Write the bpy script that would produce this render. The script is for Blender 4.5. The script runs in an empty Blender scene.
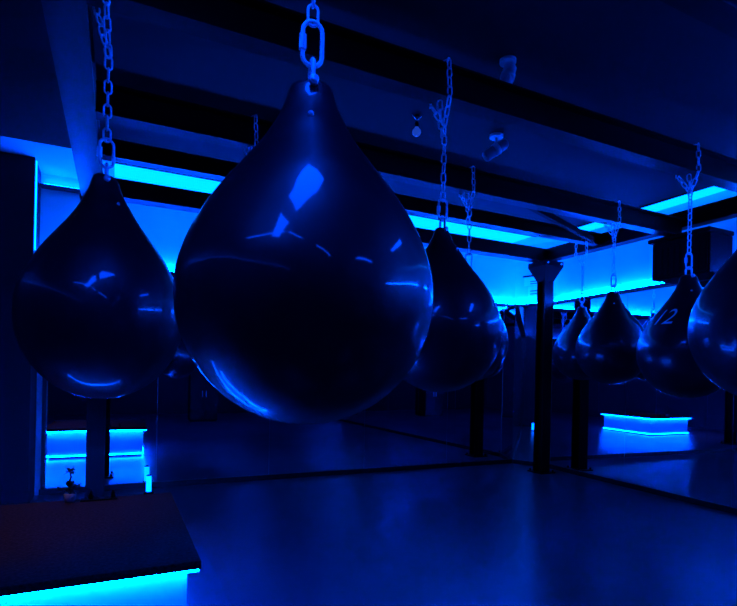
import bpy, bmesh, math, random
from mathutils import Vector, Matrix
random.seed(4)
S = bpy.context.scene
C = S.collection
PI = math.pi
H = 1.2                                    # eye height

# ------------------------------------------------------------------ helpers
def link(o, parent=None):
    C.objects.link(o)
    if parent is not None: o.parent = parent
    return o

def tag(o, label, cat, group=None):
    o['label'] = label; o['category'] = cat
    if group: o['group'] = group
    return o

def thing(name, label, cat, loc=(0, 0, 0), rotz=0.0, group=None):
    o = bpy.data.objects.new(name, None); C.objects.link(o)
    o.empty_display_size = 0.05
    o.location = loc; o.rotation_euler = (0, 0, rotz)
    return tag(o, label, cat, group)

def obj(name, bm, m, parent=None, smooth=False, loc=None, rot=None):
    bmesh.ops.recalc_face_normals(bm, faces=bm.faces)
    me = bpy.data.meshes.new(name); bm.to_mesh(me); bm.free()
    if smooth:
        for p in me.polygons: p.use_smooth = True
    if isinstance(m, (list, tuple)):
        for x in m: me.materials.append(x)
    else: me.materials.append(m)
    o = bpy.data.objects.new(name, me)
    if loc: o.location = loc
    if rot: o.rotation_euler = rot
    return link(o, parent)

def struct(name, bm, m, parent=None, loc=None, rot=None):
    o = obj(name, bm, m, parent, loc=loc, rot=rot)
    if parent is None: o['kind'] = 'structure'
    return o

def add_box(bm, c, s, rotz=0.0, bevel=0.0):
    M = Matrix.Translation(c) @ Matrix.Rotation(rotz, 4, 'Z') @ Matrix.Diagonal((s[0], s[1], s[2], 1))
    r = bmesh.ops.create_cube(bm, size=1.0, matrix=M)
    if bevel > 0:
        es = {e for v in r['verts'] for e in v.link_edges}
        bmesh.ops.bevel(bm, geom=list(es), offset=bevel, segments=2, affect='EDGES', profile=0.6)
    return bm

def bx(x0, x1, y0, y1, z0, z1, bevel=0.0, bm=None):
    bm = bm or bmesh.new()
    return add_box(bm, ((x0+x1)/2, (y0+y1)/2, (z0+z1)/2), (x1-x0, y1-y0, z1-z0), 0, bevel)

def add_cyl(bm, p, q, r, r2=None, seg=24):
    p = Vector(p); q = Vector(q); d = q-p
    M = Matrix.Translation((p+q)/2) @ d.to_track_quat('Z', 'Y').to_matrix().to_4x4()
    bmesh.ops.create_cone(bm, cap_ends=True, segments=seg, radius1=r, radius2=r if r2 is None else r2, depth=d.length, matrix=M)
    return bm

def add_lathe(bm, prof, seg=48, M=None, squash=None):
    M = M or Matrix()
    rings = []
    for (r, z) in prof:
        if r < 1e-6: rings.append([bm.verts.new(M @ Vector((0, 0, z)))]); continue
        sq = squash(z) if squash else 1.0
        rings.append([bm.verts.new(M @ Vector((r*math.cos(2*PI*i/seg), sq*r*math.sin(2*PI*i/seg), z))) for i in range(seg)])
    for a, b in zip(rings, rings[1:]):
        for i in range(seg):
            j = (i+1) % seg
            if len(a) == 1 and len(b) == 1: continue
            if len(a) == 1: bm.faces.new((a[0], b[i], b[j]))
            elif len(b) == 1: bm.faces.new((a[i], b[0], a[j]))
            else: bm.faces.new((a[i], b[i], b[j], a[j]))
    return bm

def add_tube(bm, pts, r, closed=False, seg=8):
    pts = [Vector(p) for p in pts]; n = len(pts); rings = []
    up = None
    for i, p in enumerate(pts):
        a = pts[(i-1) % n] if (closed or i > 0) else p
        b = pts[(i+1) % n] if (closed or i < n-1) else p
        t = (b-a).normalized()
        if up is None:
            up = Vector((0, 1, 0)) if abs(t.y) < .9 else Vector((1, 0, 0))
        u = (up - t*up.dot(t)).normalized(); v = t.cross(u); up = u
        rr = r[i] if isinstance(r, (list, tuple)) else r
        rings.append([bm.verts.new(p + u*rr*math.cos(2*PI*k/seg) + v*rr*math.sin(2*PI*k/seg)) for k in range(seg)])
    m = n if closed else n-1
    for i in range(m):
        a = rings[i]; b = rings[(i+1) % n]
        for k in range(seg):
            bm.faces.new((a[k], a[(k+1) % seg], b[(k+1) % seg], b[k]))
    if not closed:
        bm.faces.new(rings[0]); bm.faces.new(rings[-1][::-1])
    return bm

def stadium(L, W, n=6):
    """closed path of a chain link in the XZ plane: outer-centre length L, width W"""
    r = W/2; h = L/2 - r; out = []
    for k in range(n+1):
        a = PI*k/n; out.append((r*math.cos(a), 0, h + r*math.sin(a)))
    for k in range(n+1):
        a = PI + PI*k/n; out.append((r*math.cos(a), 0, -h + r*math.sin(a)))
    return out

# ------------------------------------------------------------------ materials
def mat(name, col, rough=.5, metal=0.0, spec=.5, coat=0.0, noise=None, bump=None, rnoise=None):
    m = bpy.data.materials.new(name); m.use_nodes = True
    nt = m.node_tree; b = nt.nodes['Principled BSDF']
    b.inputs['Base Color'].default_value = (*col, 1)
    b.inputs['Roughness'].default_value = rough
    b.inputs['Metallic'].default_value = metal
    b.inputs['Specular IOR Level'].default_value = spec
    b.inputs['Coat Weight'].default_value = coat
    b.inputs['Coat Roughness'].default_value = .07
    tc = nt.nodes.new('ShaderNodeTexCoord')
    def nz(scale, detail=4, stretch=None):
        n = nt.nodes.new('ShaderNodeTexNoise'); n.inputs['Scale'].default_value = scale; n.inputs['Detail'].default_value = detail
        if stretch:
            mp = nt.nodes.new('ShaderNodeMapping'); mp.inputs['Scale'].default_value = stretch
            nt.links.new(tc.outputs['Object'], mp.inputs['Vector']); nt.links.new(mp.outputs[0], n.inputs['Vector'])
        else: nt.links.new(tc.outputs['Object'], n.inputs['Vector'])
        return n
    if noise:
        sc, c2 = noise[0], noise[1]; n = nz(sc, 6, noise[2] if len(noise) > 2 else None)
        r = nt.nodes.new('ShaderNodeValToRGB'); r.color_ramp.elements[0].position = .35; r.color_ramp.elements[1].position = .68
        r.color_ramp.elements[0].color = (*col, 1); r.color_ramp.elements[1].color = (*c2, 1)
        nt.links.new(n.outputs['Fac'], r.inputs[0]); nt.links.new(r.outputs[0], b.inputs['Base Color'])
    if rnoise:
        n = nz(rnoise[0], 5); mr = nt.nodes.new('ShaderNodeMapRange')
        mr.inputs['From Min'].default_value = .3; mr.inputs['From Max'].default_value = .7
        mr.inputs['To Min'].default_value = rnoise[1]; mr.inputs['To Max'].default_value = rnoise[2]
        nt.links.new(n.outputs['Fac'], mr.inputs['Value']); nt.links.new(mr.outputs[0], b.inputs['Roughness'])
    if bump:
        n = nz(bump[0], 3, bump[2] if len(bump) > 2 else None); bp = nt.nodes.new('ShaderNodeBump'); bp.inputs['Strength'].default_value = bump[1]
        bp.inputs['Distance'].default_value = .02
        nt.links.new(n.outputs['Fac'], bp.inputs['Height']); nt.links.new(bp.outputs[0], b.inputs['Normal'])
        if coat: nt.links.new(bp.outputs[0], b.inputs['Coat Normal'])
    return m

def emis(name, col, k):
    m = bpy.data.materials.new(name); m.use_nodes = True; nt = m.node_tree
    b = nt.nodes['Principled BSDF']; b.inputs['Base Color'].default_value = (.02, .02, .02, 1)
    b.inputs['Emission Color'].default_value = (*col, 1); b.inputs['Emission Strength'].default_value = k
    return m

LEDC = (0.0, .05, 1.0)
M = {}
M['vinyl'] = mat('black_vinyl', (.003, .003, .010), .34, 0, .3, .6, bump=(3.6, .6, (1, 1, .5)), rnoise=(5, .30, .5))
M['tab'] = mat('moulded_tab', (.006, .006, .012), .35)
M['print'] = mat('grey_print', (.8, .82, .85), .5)
M['zinc'] = mat('zinc_plated_steel', (.9, .92, .95), .5, .4, bump=(60, .05))
M['oldchain'] = mat('dull_chain_steel', (.9, .92, .95), .5, .3)
M['steel'] = mat('black_painted_steel', (.002, .002, .003), .3, 0, .05, rnoise=(3, .30, .45))
M['matte'] = mat('matte_black_steel', (.0025, .0025, .003), .65, 0, .02)
M['litsteel'] = mat('lightened_black_steel', (.025, .025, .03), .4, spec=.12)  # lighter copy of the black steel, for light falling on one beam's underside
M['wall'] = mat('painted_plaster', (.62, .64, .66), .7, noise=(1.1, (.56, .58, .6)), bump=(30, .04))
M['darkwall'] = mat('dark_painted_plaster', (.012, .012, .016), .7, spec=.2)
M['ceil'] = mat('grey_ceiling_paint', (.022, .022, .026), .75, 0, .06, noise=(.8, (.018, .018, .021)))
M['ceil_light'] = mat('pale_ceiling_paint', (.5, .52, .55), .8)
M['floor'] = mat('polished_dark_screed', (.020, .020, .032), .25, 0, .3, noise=(.7, (.032, .032, .044)), rnoise=(.9, .28, .34), bump=(14, .015))
M['mirror'] = mat('mirror_glass', (.66, .76, .88), .012, 1.0)
M['trim'] = mat('dark_trim_paint', (.006, .006, .008), .45, spec=.25)
M['slab'] = mat('speckled_brown_stone', (.012, .008, .006), .55, 0, .04, noise=(70, (.065, .038, .028)), bump=(50, .08))
M['benchbody'] = mat('bench_panel_paint', (.45, .47, .5), .55)
M['plastic'] = mat('black_plastic', (.003, .003, .004), .5, spec=.08)
M['grille'] = mat('speaker_grille', (.004, .004, .005), .6, spec=.08)
M['white'] = mat('white_plastic', (.75, .75, .75), .4)
M['paper'] = mat('notice_paper', (.8, .82, .85), .6)
M['ink'] = mat('notice_ink', (.05, .07, .12), .6)
M['pot'] = mat('glazed_pot', (.25, .27, .3), .3)
M['leaf'] = mat('dark_leaf', (.01, .02, .012), .5)
M['led'] = emis('blue_led', (0.0, .058, 1.0), 680.0)
M['led_far'] = emis('dim_blue_led', LEDC, 22.0)
M['bulbglow'] = emis('pale_bulb_glow', (.02, .11, 1.0), .42)  # weak glow added so the unlit bulb shows bright
M['bar'] = emis('bar_tube', (.0, .10, 1.0), 9.0)
M['led_foot'] = emis('foot_led', (0.0, .055, 1.0), 230.0)
M['led_corn'] = emis('cornice_led', LEDC, 170.0)
M['led_bench'] = emis('bench_led', (0.0, .06, 1.0), 420.0)
M['pier_glow'] = emis('lit_pier_edge', (0.0, .08, 1.0), 14)  # glow colour for light falling on the pier's side
M['ceiling_glow'] = emis('cyan_lit_ceiling', (0.0, .125, 1.0), 6.5)  # glow stands in for ceiling lit by hidden LEDs
M['lamp'] = emis('blue_ceiling_lamp', (0.0, .05, 1.0), 36)
M['warm'] = emis('warm_lamp', (1.0, .35, .25), 6.0)

# ------------------------------------------------------------------ camera
f_px, cyp = 519.46, 373.5
yaw, roll = 0.45156, math.radians(1.2)
fwd = Vector((math.sin(yaw), math.cos(yaw), 0)); rt = Vector((math.cos(yaw), -math.sin(yaw), 0)); up = Vector((0, 0, 1))
r_ = rt*math.cos(roll) + up*math.sin(roll); u_ = r_.cross(fwd)
cam = bpy.data.cameras.new('camera'); co = bpy.data.objects.new('camera', cam); C.objects.link(co)
cam.sensor_fit = 'HORIZONTAL'; cam.sensor_width = 36; cam.lens = f_px/737*36
cam.shift_y = (cyp-303)/737; cam.clip_start = .02
mw = Matrix((( r_.x, u_.x, -fwd.x, 0), (r_.y, u_.y, -fwd.y, 0), (r_.z, u_.z, -fwd.z, H), (0, 0, 0, 1)))
co.matrix_world = mw
S.camera = co

# ------------------------------------------------------------------ room shell
CX, CY = 4.97, 5.62                       # left edge of the slanted corner mirror
KX, KY = 5.18, 5.12                       # right edge of it
TA, TB = math.radians(-.8), math.radians(-2.8)
TK = math.atan2(KX-CX, CY-KY); LK = math.hypot(KX-CX, CY-KY)
ZC = 3.0                                  # ceiling
XC, YD = -2.6, -3.6
def frame(px, py, ang):
    def f(bm):
        bmesh.ops.transform(bm, matrix=Matrix.Translation((px, py, 0)) @ Matrix.Rotation(ang, 4, 'Z'), verts=bm.verts); return bm
    return f
RA = frame(CX, CY, TA)                    # back wall: y 0 = face, x negative to the left
RK = frame(CX, CY, TK)                    # slanted corner: x 0 = face, y negative toward the right wall
RB = frame(KX, KY, TB)                    # right wall: x 0 = face, y negative toward the viewer
struct('floor', bx(XC-.1, 5.6, YD-.1, CY+.4, -.06, 0), M['floor'])
struct('ceiling', bx(XC-.1, 5.6, YD-.1, CY+.4, ZC, ZC+.06), M['ceil_light'])
struct('wall_back', RA(bx(-7.7, .0, 0, .1, 0, ZC)), M['wall'])
struct('wall_corner', RK(bx(0, .1, -LK, .0, 0, ZC)), M['wall'])
struct('wall_right', RB(bx(0, .1, -8.9, .0, 0, ZC)), M['wall'])
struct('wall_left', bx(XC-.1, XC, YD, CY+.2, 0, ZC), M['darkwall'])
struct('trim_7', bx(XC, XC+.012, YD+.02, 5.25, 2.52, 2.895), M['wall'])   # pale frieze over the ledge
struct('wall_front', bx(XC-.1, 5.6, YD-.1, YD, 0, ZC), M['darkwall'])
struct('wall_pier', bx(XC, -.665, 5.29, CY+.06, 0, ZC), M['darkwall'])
struct('baseboard_back', RA(bx(-5.6, -.001, -.03, 0, 0, .055)), M['trim'])
struct('baseboard_corner', RK(bx(-.03, 0, -LK+.004, -.02, 0, .055)), M['trim'])
struct('baseboard_right', RB(bx(-.03, 0, -8.6, -.008, 0, .055)), M['trim'])
# dropped dark ceiling inside the steel frame and left of it
struct('trim_1', bx(XC+.01, 4.62, YD+.02, 4.66, 2.90, 2.999), M['ceil'])
MT = 2.165                                # top of the mirrors
struct('trim_2', RA(bx(-5.57, -.03, -.055, 0, MT, MT+.03)), M['trim'])
struct('trim_3', RK(bx(-.055, 0, -LK+.03, -.03, MT, MT+.03)), M['trim'])
struct('trim_4', RB(bx(-.055, 0, -8.0, -.03, MT, MT+.03)), M['trim'])
struct('trim_5', bx(XC, XC+.055, YD+.3, 4.0, 2.50, 2.53), M['trim'])     # high ledge of the left wall
struct('trim_6', bx(-.66, -.30, 5.60, 5.70, 2.86, 2.88), M['trim'])      # short cornice beside the pier

# mirrors
xs = [-.58, .38, 1.54, 2.70, 3.88, CX]
names = ['leftmost tall mirror panel on the back wall, bench reflected in it', 'second tall mirror panel from the left on the back wall',
         'middle tall mirror panel on the back wall, behind the large bag', 'tall mirror panel on the back wall behind the bag right of the large one',
         'last mirror panel on the back wall, ending at the slanted corner']
for k in range(5):
    o = obj('wall_mirror', RA(bx(xs[k]-CX+.002, xs[k+1]-CX-.002, -.008, -.001, .058, MT-.002)), M['mirror'])
    tag(o, names[k], 'mirror', 'mirror panels')
o = obj('wall_mirror', RK(bx(-.008, -.001, -LK+.004, -.006, .058, MT-.002)), M['mirror'])
tag(o, 'narrow slanted mirror panel in the corner, behind the black column', 'mirror', 'mirror panels')
ys = [-.006, -1.16, -2.32, -3.48, -4.64, -5.8]
names = ['first mirror panel on the right wall, just right of the corner column', 'second mirror panel on the right wall, lit bench reflected in it',
         'third mirror panel on the right wall, at the right picture edge', 'fourth mirror panel from the corner on the right wall, beyond the picture edge',
         'fifth mirror panel from the corner on the right wall, nearest the viewer']
for k in range(5):
    o = obj('wall_mirror', RB(bx(-.008, -.001, ys[k+1]+.002, ys[k]-.002, .058, MT-.002)), M['mirror'])
    tag(o, names[k], 'mirror', 'mirror panels')

# LED tape lying on the ledges, washing the walls above
def led(name, bm, m, label):
    return tag(obj(name, bm, m), label, 'LED strip', 'LED strips')
led('led_strip', RA(bx(-5.55, -.06, -.035, -.02, MT+.031, MT+.043)), M['led'], 'blue LED strip on the ledge over the back wall mirrors')
led('led_strip', RK(bx(-.035, -.02, -LK+.05, -.05, MT+.031, MT+.043)), M['led'], 'short blue LED strip on the ledge over the slanted corner mirror')
led('led_strip', RB(bx(-.035, -.02, -7.9, -.06, MT+.031, MT+.043)), M['led'], 'blue LED strip on the ledge over the right wall mirrors')
led('led_strip', bx(XC+.02, XC+.035, YD+.4, 3.9, 2.531, 2.543), M['led_far'], 'blue LED strip on the high ledge of the left wall')
led('led_strip', bx(-.662, -.652, 5.31, 5.335, 2.21, 2.98), M['pier_glow'], 'upright cyan glow added for the lit edge of the dark pier at far left')  # glowing sliver added in place of the pier's lit side face
led('led_strip', bx(-.64, -.31, 5.64, 5.655, 2.881, 2.893), M['led_corn'], 'short blue LED strip under the ceiling beside the dark pier')
# glowing panels added for the LED-lit ceiling margin outside the frame
p = thing('lit_ceiling_strip', 'long glowing cyan panel added for the lit ceiling along the back wall', 'ceiling light', (2.2, 5.25, ZC), 0, 'glowing cyan ceiling strips')
obj('diffuser', bx(-2.25, 2.50, -.26, .25, -.025, -.005), M['ceiling_glow'], p)
bm = bmesh.new(); bx(-2.27, 2.52, -.28, -.262, -.04, 0, 0, bm); bx(-2.27, 2.52, .252, .27, -.04, 0, 0, bm); obj('frame', bm, M['trim'], p)
p = thing('lit_ceiling_strip', 'glowing cyan panel added for the lit ceiling along the right wall, crossed by the dark beams', 'ceiling light', (4.93, 2.2, ZC), 0, 'glowing cyan ceiling strips')
obj('diffuser', bx(-.10, .17, -4.2, 2.75, -.025, -.005), M['ceiling_glow'], p)
bm = bmesh.new(); bx(-.12, -.102, -4.2, 2.75, -.04, 0, 0, bm); obj('frame', bm, M['trim'], p)

# ------------------------------------------------------------------ steel frame
BT, BB = 2.708, 2.545
def ibeam(x0, x1, y, z0, z1, w=.10, t=.012):
    bm = bmesh.new()
    bx(x0, x1, y-w/2, y+w/2, z0, z0+t, 0, bm); bx(x0, x1, y-w/2, y+w/2, z1-t, z1, 0, bm)
    bx(x0, x1, y-t/2, y+t/2, z0+t, z1-t, 0, bm)
    return bm
rows = [1.17, 2.15, 3.14, 4.10]
rlab = ['black steel beam nearest the viewer, carrying the large bag', 'black steel beam in the second row, its chain bag right of the large bag',
        'black steel beam in the third row, seen beyond the small white lamp', 'black steel beam in the fourth row, last before the glowing cyan ceiling strip']
for y, l in zip(rows, rlab):
    tag(obj('steel_beam', ibeam(-.125, 4.775, y, BB if y < 4 else 2.675, BT if y < 4 else 2.80), M['steel']), l, 'beam', 'steel ceiling beams')
tag(obj('steel_beam', bx(-.27, 4.92, 4.865, 5.015, 2.645, 2.80, .004), M['steel']), 'black box beam along the back wall on top of the corner column', 'beam', 'steel ceiling beams')
def ybeam(x, y0, y1, z0, z1, w=.14, t=.012):
    bm = bmesh.new()
    bx(x-w/2, x+w/2, y0, y1, z0, z0+t, 0, bm); bx(x-w/2, x+w/2, y0, y1, z1-t, z1, 0, bm); bx(x-t/2, x+t/2, y0, y1, z0+t, z1-t, 0, bm)
    return bm
tag(obj('steel_beam', ybeam(-.205, -3.0, 4.86, 2.58, 2.76, .155), M['litsteel']), 'steel beam, lightened for the light on its underside, running away from the viewer at the upper left', 'beam', 'steel ceiling beams')
tag(obj('steel_beam', bx(4.78, 4.90, -.4, 4.86, 2.645, 2.80, .004), M['steel']), 'black box beam running along the right wall above the numbered bag', 'beam', 'steel ceiling beams')
# diagonal brace near the corner
a = Vector((2.72, 3.20, 2.635)); b = Vector((4.40, 3.84, 2.635)); d = (b-a)
bm = bmesh.new(); add_box(bm, (a+b)/2, (d.length, .045, .05), math.atan2(d.y, d.x), .004)
tag(obj('steel_brace', bm, M['matte']), 'thin black diagonal brace between the third and fourth beams', 'brace')

def column(x, y, w, cap, label):
    t = thing('steel_column', label, 'column', (x, y, 0), 0, 'steel columns')
    bm = bmesh.new(); tt = .012
    bx(-w/2, w/2, -w/2, -w/2+tt, .015, cap, 0, bm); bx(-w/2, w/2, w/2-tt, w/2, .015, cap, 0, bm); bx(-tt/2, tt/2, -w/2+tt, w/2-tt, .015, cap, 0, bm)
    obj('shaft', bm, M['steel'], t)
    bm = bx(-w*.85, w*.85, -w*.85, w*.85, 0, .014)
    for sx in (-1, 1):
        for sy in (-1, 1): add_cyl(bm, (sx*w*.68, sy*w*.68, .014), (sx*w*.68, sy*w*.68, .04), .012, seg=6)
    obj('base_plate', bm, M['steel'], t)
    # flared head of gusset plates
    bm = bmesh.new(); z0 = cap-.24; a0, a1 = w*.5, .15
    lo = [bm.verts.new((sx*a0, sy*a0, z0)) for sx, sy in ((-1, -1), (1, -1), (1, 1), (-1, 1))]
    hi = [bm.verts.new((sx*a1, sy*a1, cap-.06)) for sx, sy in ((-1, -1), (1, -1), (1, 1), (-1, 1))]
    tp = [bm.verts.new((sx*a1, sy*a1, cap-.002)) for sx, sy in ((-1, -1), (1, -1), (1, 1), (-1, 1))]
    for A, B in ((lo, hi), (hi, tp)):
        for i in range(4): bm.faces.new((A[i], A[(i+1) % 4], B[(i+1) % 4], B[i]))
    bm.faces.new(tp); bm.faces.new(lo[::-1])
    obj('flared_head', bm, M['matte'], t)
    for s in (-1, 1):
        bm = bmesh.new(); add_cyl(bm, (s*.11, -.16, cap-.03), (s*.11, -.149, cap-.03), .012, seg=6); obj('bolt', bm, M['zinc'], t, loc=None)
column(4.85, 4.94, .14, 2.643, 'black steel column with a flared head in the mirrored corner')
column(-.145, 4.94, .14, 2.64, 'black steel column behind the far end of the stone-topped bench')

# ------------------------------------------------------------------ bags
R0 = .297
PROF = [(0, 1.0), (.2, .98), (.4, .915), (.6, .815), (.8, .685), (1.0, .53), (1.2, .38), (1.4, .265), (1.55, .20), (1.64, .175), (1.69, .145), (1.715, .09)]
def prof_r(z):
    z /= R0
    if z <= 0: return R0*math.sqrt(max(0, 1-z*z))
    for (a, ra), (b, rb) in zip(PROF, PROF[1:]):
        if z <= b: return R0*(ra + (rb-ra)*(z-a)/(b-a))
    return 0.0
def squash(z):
    k = max(0, min(1, (z/R0-1.25)/.5)); return 1-.55*k*k*(3-2*k)
def body_mesh():
    bm = bmesh.new(); pr = []
    for k in range(0, 25):
        a = -PI/2 + (PI/2)*k/24; pr.append((R0*math.cos(a) if k else 0.0, R0*math.sin(a)))
    # smooth the upper profile with Catmull-Rom
    P = [(-.2, .985)] + PROF + [(1.715, 0)]
    for i in range(1, len(P)-2):
        for s in range(1, 5):
            t = s/4; q = []
            for c in (0, 1):
                p0, p1, p2, p3 = P[i-1][c], P[i][c], P[i+1][c], P[i+2][c]
                q.append(.5*((2*p1)+(-p0+p2)*t+(2*p0-5*p1+4*p2-p3)*t*t+(-p0+3*p1-3*p2+p3)*t**3))
            pr.append((max(.0, q[1])*R0, q[0]*R0))
    pr.append((0, 1.715*R0))
    return add_lathe(bm, pr, 72, None, squash)

HOLE = 1.585*R0
def make_bag(label, group):
    t = thing('water_bag', label, 'punching bag', (0, 0, 0), 0, group)
    obj('bag_body', body_mesh(), M['vinyl'], t, True)
    n = 24
    for yy in (-.034, .034):
        bm = bmesh.new(); add_tube(bm, [(.020*math.cos(2*PI*k/n), yy, HOLE-.030+.020*math.sin(2*PI*k/n)) for k in range(n)], .0035, True, 8)
        obj('eyelet', bm, M['tab'], t, True)
    bm = bmesh.new(); add_cyl(bm, (-.0, -.036, HOLE-.030), (0, .036, HOLE-.030), .0185); obj('neck_plug', bm, M['tab'], t)
    bm = bmesh.new()
    add_lathe(bm, [(0, 0), (.006, .0), (.007, .003), (.004, .006), (0, .007)], 12, Matrix.Translation((.0, -prof_r(1.32*R0)*squash(1.32*R0)+.001, 1.32*R0)) @ Matrix.Rotation(PI/2, 4, 'X'))
    obj('fill_cap', bm, M['white'], t, True)
    return t

def copy_tree(root):
    r = root.copy(); C.objects.link(r)
    for ch in list(root.children):
        c = ch.copy(); C.objects.link(c); c.parent = r; c.matrix_parent_inverse = Matrix()
    return r

#        x      y     z(rel eye)  face yaw       label
bags = [(.402, 1.17, .175, 'largest and nearest black teardrop water bag in the middle foreground'),
        (-.048, 2.15, .190, 'black teardrop water bag at the far left, left of the largest bag'),
        (1.430, 2.15, .212, 'black teardrop water bag just right of the largest bag, partly behind it'),
        (.735, 3.14, .161, 'black water bag hidden behind the largest bag, only its chain showing above'),
        (2.327, 3.14, .248, 'black water bag mostly hidden behind the one right of the largest bag'),
        (3.869, 3.14, .249, 'small full-view black water bag right of the corner column'),
        (4.566, 4.10, .273, 'farthest and smallest black water bag, next to the corner column'),
        (3.355, 2.15, .180, 'black water bag with a pale number 12 printed near its top'),
        (2.375, 1.17, .212, 'black water bag cut off by the right edge of the picture')]
proto = None
bag_objs = []
for i, (x, y, z, lab) in enumerate(bags):
    if proto is None: proto = make_bag(lab, 'teardrop water bags'); o = proto
    else: o = copy_tree(proto)
    o['label'] = lab; o.location = (x, y, z+H)
    face = math.atan2(-x, y)                              # tab roughly faces the viewer
    o.rotation_euler = (0, 0, face + [.0, .5, .9, .3, .2, .1, .4, .2, .2][i])
    if i == 1: o.scale = (.94, .94, 1.02)
    bag_objs.append(o)

# the number, wrapped on the skin of its bag
def wrapped_text(txt, size, az0, z0, shear):
    cu = bpy.data.curves.new('txt', 'FONT'); cu.body = txt; cu.size = size; cu.align_x = 'CENTER'; cu.shear = shear; cu.resolution_u = 4
    to = bpy.data.objects.new('txt', cu); C.objects.link(to)
    dg = bpy.context.evaluated_depsgraph_get(); me = bpy.data.meshes.new_from_object(to.evaluated_get(dg))
    bpy.data.objects.remove(to)
    bm = bmesh.new(); bm.from_mesh(me)
    bmesh.ops.subdivide_edges(bm, edges=bm.edges, cuts=2, use_grid_fill=False)
    bmesh.ops.triangulate(bm, faces=bm.faces)
    zr = prof_r(z0)
    for v in bm.verts:
        z = z0 + v.co.y*.92; r = prof_r(z)*1.008+.0025; a = az0 + v.co.x/zr
        v.co = Vector((r*math.sin(a), -r*math.cos(a), z))
    return bm
numbag = bag_objs[7]
nb = wrapped_text('12', .155, -.85, .58*R0, .3)
o = obj('number_print', nb, M['print'], numbag); o['label'] = 'pale grey hand-drawn number 12'

# ------------------------------------------------------------------ chains
LP, LL, LW, LR = .0425, .050, .024, .0036
link_me = None
def link_mesh():
    bm = bmesh.new(); add_tube(bm, stadium(LL, LW), LR, True, 8); return bm
def place_links(t, pts, m, ph=0):
    """links along a polyline in the local frame of thing t"""
    global link_me
    pts = [Vector(p) for p in pts]
    seg = [(b-a).length for a, b in zip(pts, pts[1:])]; tot = sum(seg); n = max(1, int(tot/LP))
    for k in range(n):
        s = (k+.5)*tot/n; i = 0
        while i < len(seg)-1 and s > seg[i]: s -= seg[i]; i += 1
        d = (pts[i+1]-pts[i]).normalized(); p = pts[i]+d*s
        if m.name not in link_me:
            o = obj('chain_link', link_mesh(), m, t, True); link_me[m.name] = o.data
        else:
            o = bpy.data.objects.new('chain_link', link_me[m.name]); link(o, t)
        q = Vector((0, 0, 1)).rotation_difference(d)
        rot = q.to_matrix().to_4x4() @ Matrix.Rotation(ph + (k % 2)*PI/2, 4, 'Z')
        o.matrix_local = Matrix.Translation(p) @ rot
link_me = {}
def quick_link(t, z, L=.100, W=.040, rr=.0052, yaw=0.0, m=None):
    bm = bmesh.new(); add_tube(bm, stadium(L, W, 8), rr, True, 10)
    q = obj('quick_link', bm, m, t, True, loc=(0, 0, z), rot=(0, 0, yaw))
    bm = bmesh.new(); add_cyl(bm, (-W/2, 0, -.016), (-W/2, 0, .018), rr*1.75, seg=6)
    obj('sleeve_nut', bm, m, q)
def shackle(t, z, m, h=.062, w=.046, rr=.006):
    """bow over the neck, pin through the eyelet at z"""
    bm = bmesh.new(); r = w/2; pts = [(0, -r, 0), (0, -r, h*.35)]
    for k in range(0, 9):
        a = PI - PI*k/8; pts.append((0, r*math.cos(a), h-r+r*math.sin(a)))
    pts += [(0, r, h*.35), (0, r, 0)]
    add_tube(bm, pts, rr, False, 10)
    s = obj('shackle', bm, m, t, True, loc=(0, 0, z))
    bm = bmesh.new(); add_cyl(bm, (0, -r-.014, 0), (0, r+.010, 0), rr*.9, seg=12)
    add_cyl(bm, (0, -r-.017, 0), (0, -r-.006, 0), rr*1.9, seg=16); add_cyl(bm, (0, r+.004, 0), (0, r+.012, 0), rr*1.8, seg=6)
    obj('shackle_pin', bm, m, s, True)

def chain(i, label, loop=True, near=False, tail=.22, m=None, ph=0.0, V=.20):
    x, y, z, _ = bags[i]
    m = m or M['oldchain']
    zp = z+H+HOLE+.028                                    # pin height
    t = thing('hanging_chain', label, 'chain', (x, y, zp), math.atan2(-x, y)+ph, 'bag chains')
    fs = 0.0
    shackle(t, 0, m, .062)
    zq = .052 + .050
    quick_link(t, zq, .106, .046, .0056, .0, m)
    z0 = zq + .050 - .006
    top = BT + .012 - zp
    inv = Matrix.Rotation(-(math.atan2(-x, y)+ph), 4, 'Z')
    def L(dx, dy, zz): v = inv @ Vector((dx, dy, 0)); return (v.x, v.y, zz)
    zj = BB - V - zp
    place_links(t, [(0, 0, z0), (0, 0, zj)], m)
    # front strand up over the flange, across the top, rear strand down and back to the joint
    place_links(t, [(0, 0, zj), L(-.012, -.058, BB-zp+.0), L(-.022, -.060, top)], m, .4)
    place_links(t, [L(-.022, -.05, top), L(-.04, .05, top)], m)
    place_links(t, [L(-.04, .060, top-.01), L(-.045, .060, BB-zp), (0, 0, zj)], m, .4)
    if tail: place_links(t, [L(-.04, -.014, zj+.11), L(-.024, -.016, zj-tail+.09)], m, .7)
    return t
labs = ['bright short chain and quick link holding the largest bag', 'bright blue-lit chain hanging down at the far left of the picture',
        'looped chain hooked over the second beam above the bag right of the largest one', 'short bit of chain under the third beam, above the largest bag\'s left shoulder',
        'thin multi-strand chain from the third beam, beside the bag right of the largest one', 'chain with a V loop holding the full-view bag right of the column',
        'thin faint chain of the farthest bag, just right of the column head', 'V-looped chain in front of the wall box, holding the numbered bag',
        'chain above the bag cut off by the right picture edge']
for i in range(9):
    chain(i, labs[i], m=M['zinc'] if i in (0, 1) else M['oldchain'], ph=[0.15, .1, .5, .3, .2, .6, .2, .8, .4][i], V=[.2, .2, .12, .1, .12, .12, .12, .12, .2][i],
          tail=[.0, .0, .16, .1, .2, .12, .1, .12, .1][i])

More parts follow.
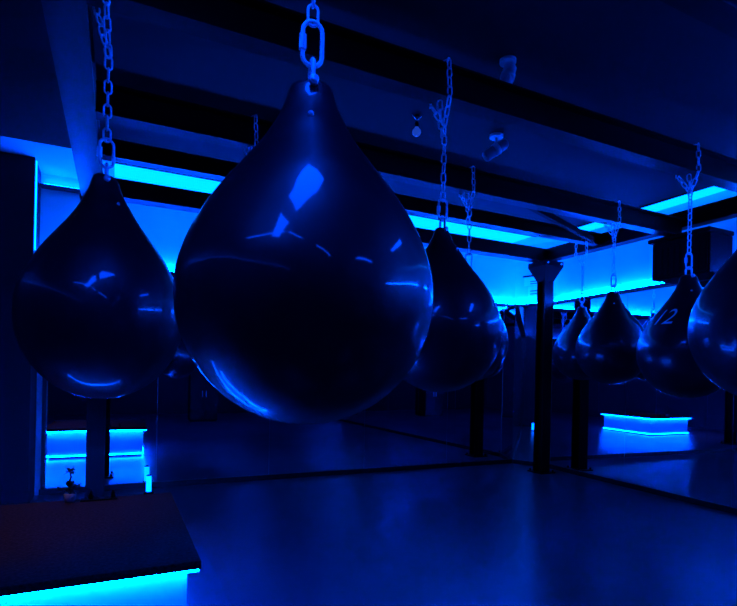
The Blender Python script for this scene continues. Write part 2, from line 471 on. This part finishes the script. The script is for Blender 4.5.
# ------------------------------------------------------------------ stone topped bench with LED tape
BX0, BX1, BY0, BY1, BZ = -.90, .335, 2.26, 3.60, .40
t = thing('lit_bench', 'low stone-topped bench with cyan light under its edge, bottom left', 'bench', (BX0, BY0, 0))
ox, oy = BX0, BY0
w, dpt = BX1-BX0, BY1-BY0
obj('slab_top', bx(0, w, 0, dpt, BZ-.035, BZ, .004), M['slab'], t)
ins = .05
obj('bench_body', bx(ins, w-ins, ins, dpt-ins, .05, BZ-.036), M['benchbody'], t)
bm = bx(ins+.02, w-ins-.02, ins+.02, dpt-ins-.02, 0, .05); obj('plinth', bm, M['trim'], t)
def ledring(z0, z1, e0, e1, mname):
    bm = bmesh.new(); x0, x1, y0, y1 = ins, w-ins, ins, dpt-ins
    bx(x0-e1, x1+e1, y0-e1, y0-e0, z0, z1, 0, bm); bx(x0-e1, x1+e1, y1+e0, y1+e1, z0, z1, 0, bm)
    bx(x0-e1, x0-e0, y0-e0, y1+e0, z0, z1, 0, bm); bx(x1+e0, x1+e1, y0-e0, y1+e0, z0, z1, 0, bm)
    return bm
o = obj('led_tape', ledring(BZ-.046, BZ-.037, .032, .042, 0), M['led_bench'], t); o['label'] = 'cyan LED tape under the slab edge'
o = obj('led_tape', ledring(.030, .042, .002, .012, 0), M['led_foot'], t); o['label'] = 'cyan LED tape at the foot of the bench'

# little pot plant, tray and bottles on the bench's far edge
t = thing('potted_plant', 'small dark twisted plant in a pale pot on the far edge of the bench', 'plant', (-.235, 3.54, BZ))
bm = bmesh.new(); add_lathe(bm, [(0, 0), (.022, 0), (.030, .02), (.034, .05), (.028, .055), (.026, .045), (0, .04)], 24); obj('pot', bm, M['pot'], t, True)
bm = bmesh.new(); add_tube(bm, [(0, 0, .04), (.008, .0, .07), (-.006, 0, .11), (.004, 0, .15), (-.002, 0, .18)], [.008, .007, .005, .004, .003])
add_tube(bm, [(0, 0, .06), (-.035, .0, .085), (-.055, 0, .075)], [.005, .004, .003]); add_tube(bm, [(0, 0, .07), (.03, .0, .10), (.045, 0, .095)], [.005, .004, .003]); obj('stem', bm, M['leaf'], t, True)
bm = bmesh.new()
def blob(c, r, n):
    for k in range(n):
        a = random.uniform(0, 2*PI); e = random.uniform(-.6, 1.2); L = r*random.uniform(.7, 1.3)
        d = Vector((math.cos(a)*math.cos(e), math.sin(a)*math.cos(e), math.sin(e))); s = d.cross(Vector((0, 0, 1))).normalized()*L*.28
        p0 = Vector(c); p2 = p0+d*L; mid = p0+d*L*.5+Vector((0, 0, .004))
        v = [bm.verts.new(p0), bm.verts.new(mid+s), bm.verts.new(p2), bm.verts.new(mid-s)]; bm.faces.new(v)
blob((-.002, 0, .18), .035, 22); blob((.0, 0, .085), .045, 34); blob((-.058, 0, .075), .022, 12); blob((.045, 0, .095), .018, 10)
obj('leaves', bm, M['leaf'], t)
bm = bx(-.10, .10, -.035, .035, 0, .008, .002); o = obj('tray', bm, M['plastic'], loc=(-.08, 3.55, BZ)); tag(o, 'flat dark tray on the bench beside the small plant', 'tray')
for k, (dx, l) in enumerate(((-.045, 'tiny dark bottle on the tray, closer to the plant'), (.075, 'tiny dark bottle on the tray, right of the left column'))):
    t = thing('small_bottle', l, 'bottle', (-.08+dx, 3.55, BZ+.0085), 0, 'bottles on the tray')
    bm = bmesh.new(); add_lathe(bm, [(0, 0), (.011, 0), (.012, .004), (.012, .026), (.006, .034), (.006, .038), (0, .038)], 20); obj('bottle_body', bm, M['plastic'], t, True)
    bm = bmesh.new(); add_cyl(bm, (0, 0, .038), (0, 0, .047), .0075, seg=16); obj('bottle_cap', bm, M['trim'], t)

tag(obj('mirror_frame', RA(bx(-5.585, -5.555, -.06, 0, .056, 2.162, .004)), M['trim']), 'dark upright frame strip at the left end of the back wall mirrors', 'frame')

t = thing('floor_light_bar', 'short glowing upright light bar on the floor by the mirrors behind the bench', 'floor light', (.30, 5.42, 0))
bm = bmesh.new(); add_cyl(bm, (0, 0, 0), (0, 0, .02), .045, .04); obj('base', bm, M['plastic'], t)
bm = bmesh.new(); add_cyl(bm, (0, 0, .021), (0, 0, .17), .024); obj('light_tube', bm, M['bar'], t)
bm = bmesh.new(); add_cyl(bm, (0, 0, .171), (0, 0, .182), .026, .014); obj('cap', bm, M['plastic'], t)

# dark lockers behind the viewer, seen only in the mirrors
for (x, y, h, wd, lab) in ((1.65, -1.45, 1.15, .62, 'low dark locker in the room behind, reflected left of the largest bag'),
                       (3.9, -2.6, 1.5, .8, 'dark locker by the front wall, reflected in the middle of the back mirrors')):
    t = thing('storage_locker', lab, 'locker', (x, y, 0), 0, 'storage lockers')
    obj('carcass', bx(-wd/2, wd/2, -.25, .25, .03, h, .004), M['plastic'], t)
    obj('plinth', bx(-wd/2+.02, wd/2-.02, -.23, .23, 0, .03), M['trim'], t)
    for s in (-1, 1):
        dd = obj('door', bx(min(s*.004, s*(wd/2-.006)), max(s*.004, s*(wd/2-.006)), .252, .27, .05, h-.02, .003), M['trim'], t)
        obj('handle', bx(s*.04-.006, s*.04+.006, .271, .292, h*.5, h*.5+.14, .002), M['zinc'], dd)

# ------------------------------------------------------------------ wall box (loudspeaker) on the right wall
t = thing('wall_speaker', 'wide black box loudspeaker on the right wall behind the numbered bag', 'speaker', (4.86, 3.12, 2.16))
obj('cabinet', bx(-.17, .17, -.30, .25, 0, .36, .012), M['matte'], t)
bm = bx(-.185, -.171, -.285, .235, .02, .30, .004)
for k in range(9): bx(-.190, -.185, -.27+k*.058, -.26+k*.058, .03, .29, 0, bm)
obj('grille', bm, M['matte'], t)
obj('top_lip', bx(-.20, .17, -.31, .28, .30+.062, .40, .006), M['matte'], t)
obj('bracket', bx(.171, .215, -.08, .06, .05, .30), M['steel'], t)

# notice board between corner and column
t = thing('wall_notice', 'pale notice sheets on the slanted corner wall, left of the column head', 'notice', (0, 0, 0))
obj('sheet', RK(bx(-.008, -.001, -.37, -.13, 2.44, 2.56)), M['paper'], t)
obj('top_rail', RK(bx(-.014, -.001, -.39, -.11, 2.562, 2.585)), M['matte'], t)
obj('sheet', RK(bx(-.008, -.001, -.37, -.19, 2.29, 2.43)), M['paper'], t)
for z in (2.46, 2.49, 2.32, 2.36):
    obj('text_line', RK(bx(-.0105, -.0085, -.34, -.22, z, z+.014)), M['ink'], t)

# ------------------------------------------------------------------ ceiling things
t = thing('pendant_bulb', 'small pale round bulb hanging below the dark ceiling left of the looped chain', 'lamp', (1.745, 2.95, 2.90))
bm = bmesh.new(); add_cyl(bm, (0, 0, -.012), (0, 0, 0), .02); add_tube(bm, [(0, 0, -.01), (.002, 0, -.05)], .003); obj('cord', bm, M['plastic'], t)
bm = bmesh.new(); add_cyl(bm, (0, 0, -.075), (0, 0, -.045), .012); obj('socket', bm, M['plastic'], t)
bm = bmesh.new(); add_lathe(bm, [(0, -.135), (.014, -.132), (.025, -.12), (.029, -.107), (.026, -.094), (.016, -.082), (.012, -.074), (0, -.074)], 24); obj('bulb', bm, M['bulbglow'], t, True)
bm = bmesh.new(); add_tube(bm, [(0, 0, -.03), (-.035, 0, -.002)], .002); add_tube(bm, [(0, 0, -.03), (.03, -.01, -.002)], .002); obj('stay_wires', bm, M['zinc'], t)
def spot(loc, tilt, rz, label, sc=1.0):
    t = thing('ceiling_spotlight', label, 'spotlight', loc, rz, 'ceiling spotlights')
    t.scale = (sc, sc, sc)
    bm = bmesh.new(); add_cyl(bm, (0, 0, -.014), (0, 0, 0), .035); obj('mount', bm, M['white'], t)
    bm = bmesh.new(); add_tube(bm, [(0, 0, -.014), (0, 0, -.055)], .007); obj('arm', bm, M['white'], t)
    Mx = Matrix.Translation((0, 0, -.075)) @ Matrix.Rotation(tilt, 4, 'Y')
    bm = bmesh.new(); add_lathe(bm, [(0, -.07), (.026, -.07), (.028, -.06), (.028, .05), (.02, .065), (0, .067)], 24, Mx); obj('lamp_head', bm, M['pot'] if tilt > .7 else M['white'], t, True)
    bm = bmesh.new(); add_lathe(bm, [(.0285, -.012), (.031, -.012), (.031, .014), (.0285, .014)], 24, Mx); obj('band', bm, M['white'], t, True)
    bm = bmesh.new(); add_lathe(bm, [(0, -.0715), (.022, -.0715), (.022, -.069), (0, -.069)], 24, Mx); obj('lens', bm, M['pot'], t, True)
spot((1.86, 2.20, 2.90), .35, .3, 'white spotlight head on the ceiling just above the second beam', 1.25)
spot((2.38, 2.92, 2.90), .95, -.45, 'slanted dark spotlight with a pale band, below the white spotlight', 1.35)

# ceiling lamps above and behind the viewer (their reflections lie on the bags)
def lamp(x, y, lx, ly, rz, label, mm='lamp'):
    t = thing('ceiling_lamp', label, 'ceiling lamp', (x, y, 2.90), rz, 'blue ceiling lamps')
    obj('housing', bx(-lx/2-.02, lx/2+.02, -ly/2-.02, ly/2+.02, -.03, 0, .003), M['plastic'], t)
    obj('diffuser', bx(-lx/2, lx/2, -ly/2, ly/2, -.036, -.031), M[mm], t)
lamp(-.34, .44, .30, 1.75, -1.0, 'blue ceiling lamp above the viewer, mirrored on the largest bag')
lamp(2.6, .3, .22, .9, 0, 'blue ceiling lamp to the right, above the viewer')
lamp(2.2, -2.0, .9, .22, 0, 'blue ceiling lamp at the back of the room, crosswise')
def thin_lamp(p, q, label):
    p = Vector(p); q = Vector(q); d = q-p
    lamp((p.x+q.x)/2, (p.y+q.y)/2, d.length, .05, math.atan2(d.y, d.x), label)
thin_lamp((-.62, -.1), (.35, -2.1), 'thin blue ceiling lamp running diagonally behind the viewer')
thin_lamp((-.70, -.05), (-1.5, .5), 'thin blue ceiling lamp up to the left of the viewer')
t = thing('warm_downlight', 'small warm downlight on the ceiling above the far left end of the bench', 'lamp', (-1.0, 3.1, 2.90))
bm = bmesh.new(); add_lathe(bm, [(.0, 0), (.05, 0), (.05, -.10), (.042, -.10), (.040, -.03), (0, -.03)], 24); obj('can', bm, M['plastic'], t, True)
bm = bmesh.new(); add_lathe(bm, [(0, -.060), (.014, -.058), (.02, -.048), (.014, -.036), (0, -.031)], 20); obj('bulb', bm, M['warm'], t, True)
ld = bpy.data.lights.new('warm_beam', 'SPOT'); ld.energy = 36; ld.color = (1.0, .5, .4); ld.spot_size = math.radians(58); ld.spot_blend = .8; ld.shadow_soft_size = .03
lo = bpy.data.objects.new('warm_beam', ld); lo.location = (0, 0, -.075); lo.rotation_euler = (math.radians(8), math.radians(-8), 0); link(lo, t)

# ------------------------------------------------------------------ world and view
wd = bpy.data.worlds.new('world'); S.world = wd; wd.use_nodes = True
wd.node_tree.nodes['Background'].inputs[0].default_value = (0, 0, .001, 1)
S.view_settings.view_transform = 'Standard'; S.view_settings.look = 'None'
S.view_settings.exposure = 0; S.view_settings.gamma = 1; S.view_settings.use_curve_mapping = False
S.cycles.max_bounces = 14; S.cycles.glossy_bounces = 10; S.cycles.diffuse_bounces = 5
S.cycles.use_denoising = True
S.cycles.sample_clamp_indirect = 60
